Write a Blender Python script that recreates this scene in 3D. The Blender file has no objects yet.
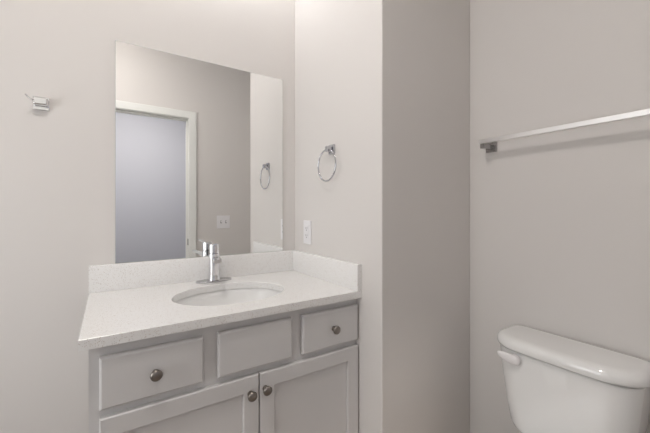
import bpy, bmesh, math
from mathutils import Vector, Matrix
PI = math.pi
D = bpy.data
C = bpy.context.scene.collection
sc = bpy.context.scene

# ---------------------------------------------------------------- camera
cam = D.cameras.new('camera'); camo = D.objects.new('camera', cam); C.objects.link(camo)
camo.location = (-.8446, -1.5814, 1.1944)
camo.rotation_euler = (PI/2, 0, -.5819)
cam.sensor_width = 36; cam.lens = 330.2448/650*36
cam.shift_y = -.01134; cam.clip_start = .01
sc.camera = camo

# ---------------------------------------------------------------- world, light strengths, exposure
w = D.worlds.new('world'); sc.world = w; w.use_nodes = True
bg = w.node_tree.nodes['Background']; bg.inputs[0].default_value = (.8, .85, 1, 1); bg.inputs[1].default_value = .3
VANITY_E = 17.0      # emission of the three glass shades above the mirror
CEIL_E = 168.0        # emission of the flush ceiling light's lens
TUB_E = 8.0         # recessed light at the tub end
HALL_E = 235.0     # hallway ceiling light
FILL_E = 4.6        # added fill from an unseen glowing pane in the left wall
vs = sc.view_settings
vs.view_transform = 'Standard'; vs.look = 'None'; vs.gamma = 1; vs.use_curve_mapping = False
vs.exposure = -.18

# ---------------------------------------------------------------- materials
def mat(name, col, rough=.5, metal=0, emis=None, es=0, coat=0, spec=.5):
    m = D.materials.new(name); m.use_nodes = True
    b = m.node_tree.nodes['Principled BSDF']
    b.inputs['Base Color'].default_value = (*col, 1)
    b.inputs['Roughness'].default_value = rough
    b.inputs['Metallic'].default_value = metal
    b.inputs['Coat Weight'].default_value = coat
    b.inputs['Specular IOR Level'].default_value = spec
    if emis:
        b.inputs['Emission Color'].default_value = (*emis, 1)
        b.inputs['Emission Strength'].default_value = es
    return m
def nodes(m): return m.node_tree.nodes, m.node_tree.links, m.node_tree.nodes['Principled BSDF']
def bump(m, scale, strength, dist=.001, detail=3):
    N, L, b = nodes(m)
    tc = N.new('ShaderNodeTexCoord'); n = N.new('ShaderNodeTexNoise'); bu = N.new('ShaderNodeBump')
    n.inputs['Scale'].default_value = scale; n.inputs['Detail'].default_value = detail
    bu.inputs['Strength'].default_value = strength; bu.inputs['Distance'].default_value = dist
    L.new(tc.outputs['Object'], n.inputs['Vector']); L.new(n.outputs['Fac'], bu.inputs['Height'])
    L.new(bu.outputs['Normal'], b.inputs['Normal'])
    return m
wallm = bump(mat('wall_paint', (.715, .69, .672), .75, spec=.25), 260, .12)
hallm = bump(mat('hall_paint', (.52, .565, .665), .75, spec=.25), 260, .12)
ceilm = bump(mat('ceiling_paint', (.72, .71, .69), .9, spec=.2), 120, .3)
trimm = mat('trim_paint', (.80, .81, .79), .35)
cabm = bump(mat('cabinet_paint', (.66, .65, .65), .38), 180, .03)
cabin = mat('cabinet_inner', (.42, .40, .38), .6)
porc = mat('porcelain', (.86, .86, .855), .12, coat=.5)
basinm = mat('basin_ceramic', (.84, .84, .835), .32)
plast = mat('white_plastic', (.84, .83, .85), .35)
leverm = mat('lever_plastic', (.82, .80, .81), .25)
slotm = mat('dark_slot', (.20, .20, .20), .5)
chrome = mat('chrome', (.80, .80, .82), .07, 1)
hookm = mat('hook_chrome', (.78, .78, .79), .06, 1)
bluechrome = mat('ring_chrome', (.55, .55, .58), .10, 1)
barm = mat('satin_chrome', (.92, .92, .92), .32, 1)
nickel = bump(mat('brushed_nickel', (.26, .235, .215), .30, 1), 300, .1)
postm = mat('post_chrome', (.42, .41, .41), .18, 1)
platem = mat('base_plate_chrome', (.50, .50, .51), .22, 1)
blackm = mat('strike_metal', (.07, .065, .06), .5)
mirm = mat('mirror_silver', (.90, .905, .90), .0, 1)
edgem = mat('mirror_edge', (.50, .53, .50), .3)
caulk = mat('caulk', (.72, .70, .68), .6)
glow = mat('frosted_glass_lit', (.9, .9, .9), .4, emis=(1, .99, .985), es=VANITY_E)
ceilglow = mat('ceiling_lens_lit', (.9, .9, .9), .4, emis=(1, .94, .89), es=CEIL_E)
tubglow = mat('recessed_lens_lit', (.9, .9, .9), .4, emis=(1, .97, .94), es=TUB_E)
fillglow = mat('fill_pane_lit', (.8, .8, .8), .5, emis=(.96, .98, 1), es=FILL_E)  # glow of the invented fill pane
hallglow = mat('hall_lens_lit', (.9, .9, .9), .4, emis=(1, .89, .78), es=HALL_E)

# quartz: off white with fine beige and grey specks
quartz = mat('speckled_quartz', (.8, .79, .77), .22)
N, L, b = nodes(quartz)
tc = N.new('ShaderNodeTexCoord')
base = (.83, .825, .82, 1); cur = None
def speck(scale, thr, col, prev):
    v = N.new('ShaderNodeTexVoronoi'); v.inputs['Scale'].default_value = scale; v.inputs['Randomness'].default_value = 1
    L.new(tc.outputs['Object'], v.inputs['Vector'])
    sep = N.new('ShaderNodeSeparateColor'); L.new(v.outputs['Color'], sep.inputs[0])
    a = N.new('ShaderNodeMath'); a.operation = 'LESS_THAN'; a.inputs[1].default_value = thr; L.new(sep.outputs[0], a.inputs[0])
    d = N.new('ShaderNodeMath'); d.operation = 'LESS_THAN'; d.inputs[1].default_value = .42; L.new(v.outputs['Distance'], d.inputs[0])
    mu = N.new('ShaderNodeMath'); mu.operation = 'MULTIPLY'; L.new(a.outputs[0], mu.inputs[0]); L.new(d.outputs[0], mu.inputs[1])
    mx = N.new('ShaderNodeMix'); mx.data_type = 'RGBA'; L.new(mu.outputs[0], mx.inputs[0])
    if prev is None: mx.inputs[6].default_value = base
    else: L.new(prev, mx.inputs[6])
    mx.inputs[7].default_value = col
    return mx.outputs[2]
cur = speck(520, .30, (.77, .755, .735, 1), cur)
cur = speck(380, .10, (.58, .52, .47, 1), cur)
cur = speck(440, .05, (.52, .50, .48, 1), cur)
L.new(cur, b.inputs['Base Color'])

# floor: brown grey vinyl plank
floorm = mat('vinyl_plank', (.2, .15, .12), .4)
N, L, b = nodes(floorm)
tc = N.new('ShaderNodeTexCoord'); mp = N.new('ShaderNodeMapping'); mp.inputs['Rotation'].default_value = (0, 0, PI/2)
br = N.new('ShaderNodeTexBrick'); br.inputs['Scale'].default_value = 1; br.inputs['Brick Width'].default_value = 1.2
br.inputs['Row Height'].default_value = .16; br.inputs['Mortar Size'].default_value = .0015
br.inputs['Color1'].default_value = (.38, .31, .26, 1); br.inputs['Color2'].default_value = (.31, .255, .21, 1)
br.inputs['Mortar'].default_value = (.06, .045, .035, 1)
ns = N.new('ShaderNodeTexNoise'); ns.inputs['Scale'].default_value = 14; ns.inputs['Detail'].default_value = 6
mp2 = N.new('ShaderNodeMapping'); mp2.inputs['Scale'].default_value = (4, .4, 1)
mx = N.new('ShaderNodeMix'); mx.data_type = 'RGBA'; mx.blend_type = 'MULTIPLY'; mx.inputs[0].default_value = .5
L.new(tc.outputs['Object'], mp.inputs[0]); L.new(mp.outputs[0], br.inputs['Vector'])
L.new(tc.outputs['Object'], mp2.inputs[0]); L.new(mp2.outputs[0], ns.inputs['Vector'])
L.new(br.outputs['Color'], mx.inputs[6]); L.new(ns.outputs['Color'], mx.inputs[7]); L.new(mx.outputs[2], b.inputs['Base Color'])

# ---------------------------------------------------------------- helpers
def link(name, bm, mats, parent=None, loc=None, smooth=None, bevel=0, seg=2):
    bmesh.ops.recalc_face_normals(bm, faces=bm.faces)
    me = D.meshes.new(name); bm.to_mesh(me); bm.free()
    if not isinstance(mats, (list, tuple)): mats = [mats]
    for m in mats: me.materials.append(m)
    o = D.objects.new(name, me); C.objects.link(o)
    if parent: o.parent = parent
    if loc: o.location = loc
    if bevel:
        md = o.modifiers.new('bevel', 'BEVEL'); md.width = bevel; md.segments = seg
        md.limit_method = 'ANGLE'; md.angle_limit = math.radians(40); md.harden_normals = True
        for p in me.polygons: p.use_smooth = True
    elif smooth:
        for p in me.polygons: p.use_smooth = True
        me.set_sharp_from_angle(angle=math.radians(smooth))
    return o
def box(bm, x0, x1, y0, y1, z0, z1, mi=0):
    v = [bm.verts.new((x, y, z)) for z in (z0, z1) for y in (y0, y1) for x in (x0, x1)]
    for f in ((0, 1, 3, 2), (4, 5, 7, 6), (0, 1, 5, 4), (2, 3, 7, 6), (0, 2, 6, 4), (1, 3, 7, 5)):
        bm.faces.new([v[i] for i in f]).material_index = mi
    return bm
def boxes(*bs):
    bm = bmesh.new()
    for q in bs: box(bm, *q)
    return bm
def loft(bm, rings, cap0=True, cap1=True, mi=0):
    R = [[bm.verts.new(p) for p in r] for r in rings]
    n = len(R[0])
    for a, c in zip(R, R[1:]):
        for i in range(n):
            bm.faces.new((a[i], a[(i+1) % n], c[(i+1) % n], c[i])).material_index = mi
    if cap0: bm.faces.new(R[0][::-1]).material_index = mi
    if cap1: bm.faces.new(R[-1]).material_index = mi
    return bm
def ell(cx, cy, z, rx, ry, n=48, e=2.0):
    out = []
    for i in range(n):
        t = 2*PI*i/n; c, s = math.cos(t), math.sin(t)
        out.append((cx+rx*math.copysign(abs(c)**(2/e), c), cy+ry*math.copysign(abs(s)**(2/e), s), z))
    return out
def lathe(bm, prof, axis='z', o=(0, 0, 0), n=28, cap=True):
    rings = []
    for r, h in prof:
        ring = []
        for i in range(n):
            t = 2*PI*i/n; a, c = r*math.cos(t), r*math.sin(t)
            p = {'z': (a, c, h), 'y': (a, h, c), 'x': (h, a, c)}[axis]
            ring.append((o[0]+p[0], o[1]+p[1], o[2]+p[2]))
        rings.append(ring)
    return loft(bm, rings, cap, cap)
def tube(bm, pts, r, n=14, closed=False, flat=1.0):
    pts = [Vector(p) for p in pts]; rings = []; m = len(pts); up0 = None
    for i, p in enumerate(pts):
        a = pts[(i-1) % m] if (closed or i) else pts[i]
        c = pts[(i+1) % m] if (closed or i < m-1) else pts[i]
        t = (c-a).normalized()
        if up0 is None: up0 = t.orthogonal().normalized()
        u = (up0 - t*up0.dot(t)).normalized(); up0 = u; s = t.cross(u)
        rr = r[i] if isinstance(r, (list, tuple)) else r
        rings.append([tuple(p+u*rr*math.cos(2*PI*k/n)+s*rr*flat*math.sin(2*PI*k/n)) for k in range(n)])
    if closed: rings.append(rings[0])
    loft(bm, rings, not closed, not closed)
    if closed: bmesh.ops.remove_doubles(bm, verts=bm.verts, dist=1e-6)
    return bm
def obox(bm, p0, p1, wd, th, up=(0, 0, 1), w2=None, t2=None):
    """bar of rectangular section from p0 to p1, optionally tapering"""
    p0, p1 = Vector(p0), Vector(p1); t = (p1-p0).normalized(); s = t.cross(Vector(up)).normalized(); u = s.cross(t)
    rs = []
    for p, a, c in ((p0, wd, th), (p1, w2 or wd, t2 or th)):
        rs.append([tuple(p+s*(i*a/2)+u*(j*c/2)) for i, j in ((-1, -1), (1, -1), (1, 1), (-1, 1))])
    return loft(bm, rs)
def thing(name, label, cat, loc=(0, 0, 0), group=None):
    o = D.objects.new(name, None); C.objects.link(o); o.location = loc; o.empty_display_size = .05
    o['label'] = label; o['category'] = cat
    if group: o['group'] = group
    return o
def tag(o, label, cat, group=None):
    o['label'] = label; o['category'] = cat
    if group: o['group'] = group
    return o
def struct(name, bm, m, label=None, cat=None, **k):
    o = link(name, bm, m, **k); o['kind'] = 'structure'
    if label: o['label'] = label
    if cat: o['category'] = cat
    return o

# ---------------------------------------------------------------- key measures
P = .6803      # length of the side wall beside the vanity
X2 = .5454     # toilet wall
XL = -2.05     # left wall
YF = -1.72     # wall with the door, behind the photographer
HC = 2.74      # ceiling
W = .9059; DEP = .565; ZC = .87; CT = .0274; BS = .1046
DX0, DX1, DZ = -.985, -.212, 2.04
HY = -3.5      # hallway far wall

# ---------------------------------------------------------------- structure
struct('floor', boxes((XL-.1, 1.6, HY-.1, .1, -.08, 0)), floorm, 'brown vinyl plank floor under the vanity and toilet', 'floor')
struct('ceiling', boxes((XL-.1, 1.6, HY-.1, .1, HC, HC+.08)), ceilm, 'flat white ceiling over the bathroom', 'ceiling')
struct('wall_back', boxes((XL-.1, 0, 0, .1, 0, HC)), wallm, 'off-white wall that carries the large mirror', 'wall')
struct('wall_side', boxes((0, X2, -P, .1, 0, HC)), wallm, 'off-white wall block beside the vanity with towel ring, its shaded end facing the room', 'wall', bevel=.004, seg=3)
struct('wall_right', boxes((X2, X2+.1, YF-.12, .1, 0, HC)), wallm, 'beige wall behind the toilet tank and towel bar', 'wall')
WY0, WY1, WZ0, WZ1 = -1.15, -.40, .55, 1.70  # opening for the added fill panel
struct('wall_left', boxes((XL-.1, XL, YF-.12, WY0, 0, HC), (XL-.1, XL, WY1, 0, 0, HC), (XL-.1, XL, WY0, WY1, 0, WZ0), (XL-.1, XL, WY0, WY1, WZ1, HC)), wallm)
wf = struct('fill_panel_1', boxes((XL-.09, XL-.03, WY0+.001, WY0+.04, WZ0+.001, WZ1-.001), (XL-.09, XL-.03, WY1-.04, WY1-.001, WZ0+.001, WZ1-.001),
    (XL-.09, XL-.03, WY0+.04, WY1-.04, WZ0+.001, WZ0+.04), (XL-.09, XL-.03, WY0+.04, WY1-.04, WZ1-.04, WZ1-.001)), trimm, bevel=.002)  # invented frame and pane, added to brighten the lower walls from the left
link('fill_pane', boxes((XL-.066, XL-.058, WY0+.0403, WY1-.0403, WZ0+.0403, WZ1-.0403)), fillglow, parent=wf)
struct('wall_front', boxes((XL, DX0-.02, YF-.12, YF, 0, HC), (DX1+.02, X2, YF-.12, YF, 0, HC), (DX0-.02, DX1+.02, YF-.12, YF, DZ+.02, HC)), wallm,
       'beige wall with doorway and switch plate, seen in the mirror', 'wall')
struct('wall_hall_far', boxes((XL-.1, 1.6, HY-.1, HY, 0, HC)), hallm, 'pale lavender grey hallway wall seen through the doorway in the mirror', 'wall')
struct('wall_hall_left', boxes((XL-.1, XL, HY, YF-.12, 0, HC)), hallm)
struct('wall_hall_right', boxes((1.5, 1.6, HY, YF-.12, 0, HC)), hallm)
struct('wall_hall_near', boxes((X2+.1, 1.5, YF-.12, YF-.02, 0, HC)), hallm)

def baseboard(name, x0, x1, y0, y1):
    struct(name, boxes((x0, x1, y0, y1, .0005, .11)), trimm, bevel=.003)
baseboard('baseboard_back', XL+.014, -W-.001, -.0135, -.0005)
baseboard('baseboard_side', .0005, X2-.0005, -P-.0135, -P-.0005)
baseboard('baseboard_right', X2-.0135, X2-.0005, YF+.014, -P-.014)
baseboard('baseboard_left', XL+.0005, XL+.0135, YF+.014, -.0005)
baseboard('baseboard_front', DX1+.075, X2-.014, YF+.0005, YF+.0135)
baseboard('baseboard_front_left', XL+.014, DX0-.075, YF+.0005, YF+.0135)

# door frame: jamb, stops, casing both sides
jb = boxes((DX0-.0195, DX0, YF-.1195, YF-.0005, .0005, DZ+.0195), (DX1, DX1+.0195, YF-.1195, YF-.0005, .0005, DZ+.0195),
           (DX0, DX1, YF-.1195, YF-.0005, DZ, DZ+.0195),
           (DX0, DX0+.012, YF-.075, YF-.04, .0005, DZ-.012), (DX1-.012, DX1, YF-.075, YF-.04, .0005, DZ-.012), (DX0, DX1, YF-.075, YF-.04, DZ-.012, DZ))
jamb = struct('trim_1', jb, trimm, 'white door jamb lining the doorway, seen in the mirror', 'door frame', bevel=.0015)
link('strike_plate', boxes((DX1-.0025, DX1-.0003, YF-.035, YF-.008, .855, .915)), blackm, parent=jamb)
def casing(name, y0, s, label=None):
    bm = bmesh.new()
    # moulded profile (offset from opening, thickness), swept round the head with mitred corners
    prof = [(.006, .0), (.006, .009), (.012, .012), (.030, .013), (.048, .017), (.062, .018), (.069, .014), (.069, 0)]
    path = []
    for (o_, t_) in prof:
        path.append([(DX0-o_, y0+s*t_, .0005), (DX0-o_, y0+s*t_, DZ+o_), (DX1+o_, y0+s*t_, DZ+o_), (DX1+o_, y0+s*t_, .0005)])
    n = len(path)
    V = [[bm.verts.new(p) for p in r] for r in path]
    for i in range(n):
        for k in range(3):
            bm.faces.new((V[i][k], V[(i+1) % n][k], V[(i+1) % n][k+1], V[i][k+1]))
    bm.faces.new([V[i][0] for i in range(n)]); bm.faces.new([V[i][3] for i in range(n)])
    return struct(name, bm, trimm, label, 'door casing' if label else None, smooth=25)
casing('trim_2', YF+.0005, 1, 'white moulded casing round the doorway, seen in the mirror')
casing('trim_3', YF-.1205, -1)

# open door leaf lying back against the front wall
dr = thing('door_1', 'white panel door swung fully open beside the doorway', 'door', (-1.075, YF+.045, .008))
dr['kind'] = 'structure'
bm = bmesh.new()
box(bm, -.76, 0, .006, .030, 0, 2.02)
for zr in ((0, .22), (.95, 1.07), (1.90, 2.02)):
    box(bm, -.76, 0, 0, .0059, *zr); box(bm, -.76, 0, .0301, .036, *zr)
for xr in ((-.76, -.65), (-.11, 0)):
    box(bm, *xr, 0, .0058, .22, 1.90); box(bm, *xr, .0302, .036, .22, 1.90)
link('door_leaf', bm, trimm, parent=dr)
bm = bmesh.new()
lathe(bm, [(.028, .0365), (.028, .042), (.011, .045), (.010, .065), (.024, .072), (.027, .085), (.020, .095), (.006, .098)], 'y', (-.70, 0, .90))
link('door_knob', bm, nickel, parent=dr, smooth=40)

# ---------------------------------------------------------------- vanity cabinet
cab = thing('vanity_cabinet', 'light grey painted bathroom vanity cabinet under the speckled white countertop', 'cabinet', (-.45, -.27, 0))
def cb(name, bm, m, parent=cab, **k):
    o = link(name, bm, m, parent=parent, **k)
    bmesh_shift(o, (.45, .27, 0)) if parent is cab else None
    return o
def bmesh_shift(o, d):
    o.data.transform(Matrix.Translation(d))
CX0, CX1, CTOP = -.886, -.0015, ZC-CT-.0005
cb('carcass', boxes((CX0, CX0+.016, -.511, -.002, .0005, CTOP), (CX1-.016, CX1, -.511, -.002, .0005, CTOP),
                    (CX0+.016, CX1-.016, -.511, -.002, .10, .116), (CX0+.016, CX1-.016, -.008, -.002, .116, CTOP)), cabm)
cb('toe_kick', boxes((CX0+.0165, CX1-.0165, -.455, -.443, .0005, .0995)), cabm)
FX = [(-.886, -.850), (-.612, -.550), (-.312, -.250), (-.040, CX1)]
ff = boxes((-.886, -.850, -.530, -.5115, .0995, CTOP), (-.040, CX1, -.530, -.5115, .0995, CTOP),
           (-.850, -.040, -.530, -.5115, .795, CTOP), (-.850, -.040, -.530, -.5115, .632, .690),
           (-.850, -.040, -.530, -.5115, .0995, .135),
           (-.612, -.550, -.530, -.5115, .690, .795), (-.312, -.250, -.530, -.5115, .690, .795),
           (-.455, -.395, -.530, -.5115, .135, .632))
cb('face_frame', ff, cabm)
def knob(parent, x, y, z):
    bm = bmesh.new()
    lathe(bm, [(.0095, 0), (.0095, -.0025), (.0062, -.004), (.0055, -.012), (.0095, -.0165), (.0150, -.019), (.0158, -.0215),
               (.0150, -.0245), (.0110, -.0275), (.0055, -.0292), (.001, -.0296)], 'y', (x, y, z), 28)
    o = link('knob', bm, nickel, parent=parent, smooth=50)
    return o
YD0, YD1 = -.5495, -.5303
def slab(name, x0, x1, z0, z1, kn=None):
    cx, cz = (x0+x1)/2, (z0+z1)/2
    bm = bmesh.new()
    # slab front with a routed, gently sloped edge
    rings = []
    for inset, y in ((0, YD1-.0002), (0, YD0+.006), (.0025, YD0+.002), (.006, YD0)):
        rings.append([(x0+inset-cx, y-YD1, z0+inset-cz), (x1-inset-cx, y-YD1, z0+inset-cz), (x1-inset-cx, y-YD1, z1-inset-cz), (x0+inset-cx, y-YD1, z1-inset-cz)])
    loft(bm, rings)
    o = link(name, bm, cabm, parent=cab, loc=(cx+.45, YD1+.27, cz))
    if kn: knob(o, kn[0]-cx, YD0-YD1-.0003, kn[1]-cz)
    return o
slab('drawer_front', -.863, -.603, .671, .809, (-.733, .738))
slab('false_front', -.560, -.302, .671, .811)
slab('drawer_front', -.260, -.005, .671, .812, (-.126, .740))
def door(x0, x1, z0, z1, kx, kz):
    cx, cz = (x0+x1)/2, (z0+z1)/2; s = .053
    def f(a, c, d, e, y0, y1): return (a-cx, c-cx, y0-YD1, y1-YD1, d-cz, e-cz)
    bm = bmesh.new(); y1 = YD1-.0002; y0 = YD0
    # shaker frame: one ring with bevelled outer edge and sloped inner edge down to the panel
    def rr(i, y): return [(x0+i-cx, y-YD1, z0+i-cz), (x1-i-cx, y-YD1, z0+i-cz), (x1-i-cx, y-YD1, z1-i-cz), (x0+i-cx, y-YD1, z1-i-cz)]
    loft(bm, [rr(s, y1), rr(0, y1), rr(0, y0+.003), rr(.003, y0), rr(s-.003, y0), rr(s, y0+.004), rr(s, y1)], False, False)
    bmesh.ops.remove_doubles(bm, verts=bm.verts, dist=1e-6)
    o = link('door', bm, cabm, parent=cab, loc=(cx+.45, YD1+.27, cz))
    link('door_panel', boxes(f(x0+s+.0003, x1-s-.0003, z0+s+.0003, z1-s-.0003, y0+.011, y1-.001)), cabm, parent=o)
    knob(o, kx-cx, y0-YD1-.0003, kz-cz)
door(-.863, -.4265, .112, .649, -.457, .594)
door(-.4225, -.005, .112, .649, -.405, .597)

# ---------------------------------------------------------------- countertop with oval cut-out
BX, BY, RX, RY = -.442, -.303, .211, .168
ct = thing('countertop', 'white speckled quartz vanity countertop with low backsplash', 'countertop', (-W/2, -DEP/2, ZC))
ox, oy, oz = W/2, DEP/2, -ZC
x0, x1, y0, y1 = -W, -.0008, -DEP, -.0008
angs = sorted([2*PI*i/96 for i in range(96)] + [math.atan2(cy-BY, cx-BX) % (2*PI) for cx in (x0, x1) for cy in (y0, y1)])
def rectpt(t, ins):
    c, s = math.cos(t), math.sin(t)
    k = min([(v-BX)/c for v in (x0, x1) if abs(c) > 1e-9 and (v-BX)/c > 0] + [(v-BY)/s for v in (y0, y1) if abs(s) > 1e-9 and (v-BY)/s > 0])
    x, y = BX+c*k, BY+s*k
    x = min(max(x, x0+ins), x1-ins) ; y = min(max(y, y0+ins), y1-ins)
    return x, y
def elp(t, k=0):
    # point of the ellipse in direction t
    c, s = math.cos(t), math.sin(t); r = 1/math.sqrt((c/(RX+k))**2+(s/(RY+k))**2)
    return BX+c*r, BY+s*r
def ring(fn, z): return [(fn(t)[0]+ox, fn(t)[1]+oy, z+oz) for t in angs]
bm = bmesh.new()
ZB = ZC-CT
loft(bm, [ring(lambda t: elp(t), ZB), ring(lambda t: elp(t), ZC-.002), ring(lambda t: elp(t, .002), ZC),
          ring(lambda t: rectpt(t, .0015), ZC), ring(lambda t: rectpt(t, 0), ZC-.0015), ring(lambda t: rectpt(t, 0), ZB),
          ring(lambda t: elp(t), ZB)], False, False)
bmesh.ops.remove_doubles(bm, verts=bm.verts, dist=1e-6)
link('slab', bm, quartz, parent=ct)
T = .022
def splash_prof(z0=.0003): return [(.0001, z0), (T, z0), (T, BS-.0030), (T-.0009, BS-.0009), (T-.0030, BS), (.0001, BS)]
bm = bmesh.new()
loft(bm, [[(x+ox, -d+oy, z) for d, z in splash_prof()] for x in (-W, -.0001)]); link('backsplash', bm, quartz, parent=ct, smooth=50)
bm = bmesh.new()
loft(bm, [[(-d+ox, y+oy, z) for d, z in splash_prof()] for y in (-DEP, -T-.0002)]); link('side_splash', bm, quartz, parent=ct, smooth=50)

# ---------------------------------------------------------------- undermount basin
sk = thing('sink_basin', 'white oval undermount sink basin sunk in the quartz countertop', 'sink', (BX, BY, ZB-.15))
bm = bmesh.new()
prof = [(.020, -.0008), (.006, -.0008), (.004, -.004), (.000, -.020), (-.010, -.050), (-.030, -.085), (-.065, -.115), (-.105, -.132), (-.135, -.139), (-.143, -.141)]
inner = [ell(0, 0, .15+z, RX+k, RY+k, 64) if RY+k > .03 else ell(0, 0, .15+z, .0225, .0225, 64) for k, z in prof]
outer = [ell(0, 0, .15+z, RX+k, RY+k, 64) for k, z in [(.020, -.012), (.010, -.016), (.006, -.060), (-.020, -.105), (-.070, -.140)]] + [ell(0, 0, .15-.152, .026, .026, 64)]
loft(bm, outer[::-1]+inner+[outer[-1]], False, False)
bmesh.ops.remove_doubles(bm, verts=bm.verts, dist=1e-6)
link('bowl', bm, basinm, parent=sk, smooth=50)
bm = bmesh.new(); lathe(bm, [(.0215, -.004), (.0215, .0105), (.018, .012), (.015, .0105), (.014, .013), (.004, .016)], 'z', (0, 0, 0)); link('drain', bm, chrome, parent=sk, smooth=40)

# ---------------------------------------------------------------- faucet
fc = thing('faucet', 'chrome single-lever faucet on a long oval base plate behind the sink', 'faucet', (-.445, -.066, ZC+.0003))
bm = bmesh.new()
loft(bm, [ell(0, 0, 0, .078, .026, 48, 2.6), ell(0, 0, .005, .078, .026, 48, 2.6), ell(0, 0, .008, .074, .022, 48, 2.6)])
link('base_plate', bm, platem, parent=fc, smooth=40)
bm = bmesh.new()
loft(bm, [ell(0, 0, z, r, r*1.02, 40, 2.8) for z, r in ((.0083, .0250), (.014, .0235), (.030, .0220), (.080, .0215), (.1210, .0220), (.1245, .0210))])
link('body', bm, chrome, parent=fc, smooth=35)
bm = bmesh.new()
# spout: flat tapering arm leaving the body towards the room
secs = []
for t, hw, hh, zz in ((0, .017, .010, .107), (.3, .017, .0085, .1085), (.7, .0165, .0070, .110), (.97, .016, .0065, .110), (1, .0155, .0060, .110)):
    y = -.0212-.128*t; x = -.024*t
    secs.append([(x+a*hw*1, y, zz+c*hh*1) for a, c in ((-1, -.8), (-.9, -1), (.9, -1), (1, -.8), (1, .8), (.9, 1), (-.9, 1), (-1, .8))])
loft(bm, secs); sp = link('spout', bm, chrome, parent=fc, smooth=35)
bm = bmesh.new(); lathe(bm, [(.009, .1025), (.009, .1028), (.008, .1038)], 'z', (-.022, -.134, 0)); link('aerator', bm, blackm, parent=sp, smooth=40)
bm = bmesh.new()
loft(bm, [ell(0, 0, z, r, r, 40, 2.6) for z, r in ((.1252, .0180), (.1280, .0205), (.1600, .0210), (.1660, .0195), (.1675, .0165))])
obox(bm, (0, -.010, .161), (-.017, -.085, .174), .017, .008, w2=.014, t2=.005)
link('lever_handle', bm, chrome, parent=fc, smooth=35)

# ---------------------------------------------------------------- mirror
bm = bmesh.new()
mx0, mx1, mz0, mz1 = -.820, -.0733, ZC+BS+.0005, 1.8752
hw, hh = (mx1-mx0)/2, (mz1-mz0)/2
def mr(i, y): return [(-hw+i, y, i), (hw-i, y, i), (hw-i, y, 2*hh-i), (-hw+i, y, 2*hh-i)]
loft(bm, [mr(0, 0), mr(0, -.0045), mr(.0016, -.006)], True, False, 1)
bm.faces.new([bm.verts.new(p) for p in mr(.0016, -.006)]).material_index = 0
bmesh.ops.remove_doubles(bm, verts=bm.verts, dist=1e-6)
mo = link('wall_mirror', bm, [mirm, edgem], loc=((mx0+mx1)/2, -.0006, mz0))
tag(mo, 'large frameless rectangular mirror standing on the backsplash, reflecting the doorway', 'mirror')

# ---------------------------------------------------------------- robe hook on the mirror wall
rh = thing('robe_hook', 'small square chrome robe hook alone on the wall left of the mirror', 'hook', (-1.047, -.0006, 1.579))
link('mount_plate', boxes((-.0235, .0235, -.009, 0, -.0235, .0235)), hookm, parent=rh, bevel=.002)
link('hook_block', boxes((-.021, .021, -.034, -.0093, -.010, .019)), hookm, parent=rh, bevel=.006)
bm = bmesh.new()
tube(bm, [(-.0215, -.028, .004), (-.027, -.034, .006), (-.033, -.042, .011), (-.037, -.048, .017)], [.0035, .0032, .0030, .0028], 12)
link('prong', bm, hookm, parent=rh, smooth=50)

# ---------------------------------------------------------------- towel ring on the side wall
tr = thing('towel_ring', 'round chrome towel ring hanging on the side wall right of the mirror', 'towel ring', (-.0006, -.362, 1.462))
link('mount_plate', boxes((-.010, 0, -.021, .021, -.021, .021)), bluechrome, parent=tr, bevel=.002)
link('post', boxes((-.036, -.0103, -.0105, .0105, -.013, .012)), bluechrome, parent=tr, bevel=.003)
bm = bmesh.new(); RR = .070
tube(bm, [(-.027, .009+RR*math.sin(a), -.008-RR+.006+RR*math.cos(a)) for a in [2*PI*i/72 for i in range(72)]], .0038, 12, True)
link('ring', bm, bluechrome, parent=tr, smooth=60)

# ---------------------------------------------------------------- towel bar over the toilet
tb = thing('towel_bar', 'long square satin chrome towel bar on the wall above the toilet', 'towel bar', (X2-.0006, -.785, 1.470))
link('bar', boxes((-.070, -.054, -.628, .018, .001, .018)), barm, parent=tb, bevel=.0012)
for yy in (0, -.610):
    po = link('bar_post', boxes((-.074, -.0100, yy-.010, yy+.010, -.020, .0005)), postm, parent=tb, bevel=.002)
    link('mount_plate', boxes((-.0098, 0, yy-.024, yy+.024, -.030, .018)), postm, parent=po, bevel=.002)

# ---------------------------------------------------------------- outlet on the side wall
ol = thing('power_outlet', 'white rectangular outlet plate on the side wall above the backsplash', 'outlet', (-.0006, -.140, 1.078))
link('cover_plate', boxes((-.005, 0, -.036, .036, -.059, .059)), plast, parent=ol, bevel=.002)
rc = link('receptacle', boxes((-.0075, -.0052, -.017, .017, -.034, .034)), plast, parent=ol, bevel=.001)
sl = []
for zc in (-.018, .018):
    sl += [(-.0082, -.0076, -.0075, -.0055, zc-.001, zc+.008), (-.0082, -.0076, .0055, .0075, zc-.001, zc+.008), (-.0082, -.0076, -.0025, .0025, zc-.010, zc-.005)]
link('slots', boxes(*sl), slotm, parent=rc)

# ---------------------------------------------------------------- switch plate by the door (seen in the mirror)
sw = thing('light_switch', 'white double switch plate on the wall beside the doorway, seen in the mirror', 'light switch', (.112, YF+.0006, 1.068))
link('cover_plate', boxes((-.064, .064, 0, .005, -.063, .063)), plast, parent=sw, bevel=.002)
for xx in (-.024, .024):
    tg = link('toggle_collar', boxes((xx-.006, xx+.006, .0052, .0068, -.013, .013)), slotm, parent=sw)
    bm = bmesh.new(); obox(bm, (xx, .0070, 0), (xx, .017, .007), .009, .010, w2=.007, t2=.007); link('toggle', bm, plast, parent=tg)

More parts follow.
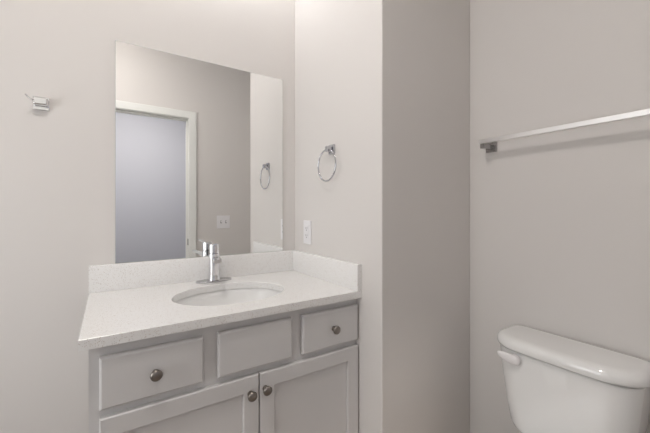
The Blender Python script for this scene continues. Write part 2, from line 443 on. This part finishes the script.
# ---------------------------------------------------------------- toilet
TY = -1.100
tl = thing('toilet', 'white two-piece toilet with curved tank lid and side lever, against the right wall', 'toilet', (X2-.35, TY, 0))
def tsec(xf, xb, hw, z, rf, rb, bow, n=10):
    """tank section: front at -x (bowed), back at +x; all relative to the toilet's origin"""
    pts = []
    def arc(cx, cy, rx, ry, a0, a1):
        for i in range(n+1):
            a = a0+(a1-a0)*i/n
            pts.append([cx+rx*math.cos(a), cy+ry*math.sin(a), z])
    arc(xf+rf, hw-rf*1.25, rf, rf*1.25, PI, PI/2)
    arc(xb-rb, hw-rb, rb, rb, PI/2, 0)
    arc(xb-rb, -hw+rb, rb, rb, 0, -PI/2)
    arc(xf+rf, -hw+rf*1.25, rf, rf*1.25, -PI/2, -PI)
    m = 12; a0, a1 = -hw+rf*1.25, hw-rf*1.25
    for i in range(1, m): pts.append([xf, a0+(a1-a0)*i/m, z])
    for p in pts:
        fr = max(0, min(1, (xb-p[0])/(xb-xf)))
        p[0] -= bow*fr*(1-(p[1]/hw)**2)
    return [tuple(p) for p in pts]
B = .35-.018    # back of the tank, 18 mm off the wall
bm = bmesh.new()
loft(bm, [tsec(.200, B-.016, .135, .396, .05, .02, .008), tsec(.182, B-.006, .152, .402, .055, .025, .010), tsec(.174, B-.001, .161, .414, .055, .025, .010),
          tsec(.171, B, .167, .43, .055, .025, .010), tsec(.168, B, .180, .50, .055, .025, .010), tsec(.165, B, .193, .60, .055, .025, .010), tsec(.163, B, .2015, .690, .055, .025, .010), tsec(.165, B-.002, .1995, .6925, .053, .025, .010), tsec(.180, B-.014, .186, .6935, .05, .02, .010), tsec(.180, B-.014, .186, .6998, .05, .02, .010)])
link('tank', bm, porc, parent=tl, smooth=40)
bm = bmesh.new()
def lidsec(d, z): return tsec(.1485+d, B+.011-d*.8, .2155-d, z, .078-d*.5, .042-d*.4, .010)
loft(bm, [lidsec(.006, .700), lidsec(.0015, .7010), lidsec(0, .706), lidsec(0, .716), lidsec(.0018, .7235), lidsec(.0055, .7290), lidsec(.0110, .7333), lidsec(.018, .7360), lidsec(.032, .7375)])
link('tank_lid', bm, porc, parent=tl, smooth=60)
# flush lever on the tank's front, near its left end
bm = bmesh.new()
def lsec(y, x, z, rx, rz): return [(x+rx*math.cos(2*PI*i/20), y, z+rz*math.sin(2*PI*i/20)) for i in range(20)]
ly = .134
lathe(bm, [(.015, .1645), (.016, .150), (.013, .146)], 'x', (0, ly-.014, .670), 24)
loft(bm, [lsec(ly+dy, .1405+dx_, .670+dz_, rx, rz) for dy, dx_, dz_, rx, rz in
          ((-.036, .004, -.002, .002, .005), (-.033, .002, -.002, .005, .011), (-.024, 0, -.001, .0075, .016), (-.008, 0, 0, .008, .0175), (.008, .001, .001, .0075, .0165),
           (.022, .001, .002, .0065, .0135), (.034, .002, .003, .0055, .0105), (.041, .003, .0035, .004, .0075), (.044, .004, .0035, .002, .004))])
link('flush_lever', bm, leverm, parent=tl, smooth=60)
# bowl, pedestal, seat
def bsec(cx, rx, hw, z, e=2.2): return ell(cx, 0, z-.03 if z > .2 else z, rx, hw, 48, e)
bm = bmesh.new()
loft(bm, [bsec(.02, .215, .115, .0005, 2.6), bsec(.02, .215, .112, .03, 2.6), bsec(.03, .19, .095, .10, 2.5), bsec(.02, .19, .100, .18), bsec(-.02, .235, .135, .27), bsec(-.045, .275, .172, .34),
          bsec(-.05, .285, .182, .375), bsec(-.05, .280, .180, .387), bsec(-.05, .245, .148, .388), bsec(-.055, .225, .130, .37), bsec(-.05, .18, .10, .29), bsec(-.02, .09, .06, .22)])
box(bm, .17, B-.02, -.105, .105, .25, .3955)
link('bowl', bm, porc, parent=tl, smooth=45)
bm = bmesh.new()
loft(bm, [bsec(-.055, .278, .180, .3885), bsec(-.055, .284, .185, .396), bsec(-.055, .280, .181, .405), bsec(-.060, .200, .115, .406), bsec(-.060, .196, .112, .396), bsec(-.060, .200, .115, .3885), bsec(-.055, .278, .180, .3885)], False, False)
bmesh.ops.remove_doubles(bm, verts=bm.verts, dist=1e-6)
link('seat', bm, porc, parent=tl, smooth=45)
bm = bmesh.new()
loft(bm, [bsec(-.055, .278, .180, .4065), bsec(-.055, .282, .183, .414), bsec(-.055, .276, .178, .423), bsec(-.055, .22, .13, .427)])
st = link('seat_lid', bm, porc, parent=tl, smooth=45)

# ---------------------------------------------------------------- light fixtures (above the picture)
vl = thing('vanity_light', 'three-shade chrome vanity light mounted on the wall above the mirror', 'light fixture', (-.447, -.0006, 2.40))
link('back_plate', boxes((-.28, .28, -.022, 0, -.035, .035)), chrome, parent=vl, bevel=.003)
for xx in (-.20, 0, .20):
    bm = bmesh.new(); tube(bm, [(xx, -.0225, 0), (xx, -.075, 0), (xx, -.105, .006), (xx, -.115, .022)], .008, 12)
    ar = link('arm', bm, chrome, parent=vl, smooth=50)
    bm = bmesh.new(); lathe(bm, [(.022, .0225), (.034, .030), (.046, .075), (.052, .125), (.049, .1255), (.020, .110)], 'z', (xx, -.115, 0), 28)
    link('glass_shade', bm, glow, parent=ar, smooth=50)
def flush(name, label, x, y, r, gm, z=HC):
    t = thing(name, label, 'light fixture', (x, y, z-.0006))
    bm = bmesh.new(); lathe(bm, [(r+.02, 0), (r+.02, -.012), (r+.004, -.022), (r+.002, -.004)], 'z', (0, 0, 0), 40, True); link('trim_ring', bm, trimm, parent=t, smooth=40)
    bm = bmesh.new(); lathe(bm, [(r, -.0235), (r*.98, -.030), (r*.75, -.038), (r*.35, -.042), (r*.05, -.043)], 'z', (0, 0, 0), 40, True); link('lens', bm, gm, parent=t, smooth=50)
flush('ceiling_light', 'round flush ceiling light over the middle of the bathroom', -.95, -1.05, .085, ceilglow)
flush('ceiling_light', 'round flush ceiling light at the left end of the bathroom', -1.75, -.62, .075, tubglow)
flush('ceiling_light', 'round flush ceiling light in the hallway beyond the doorway', -.60, -2.35, .13, hallglow)
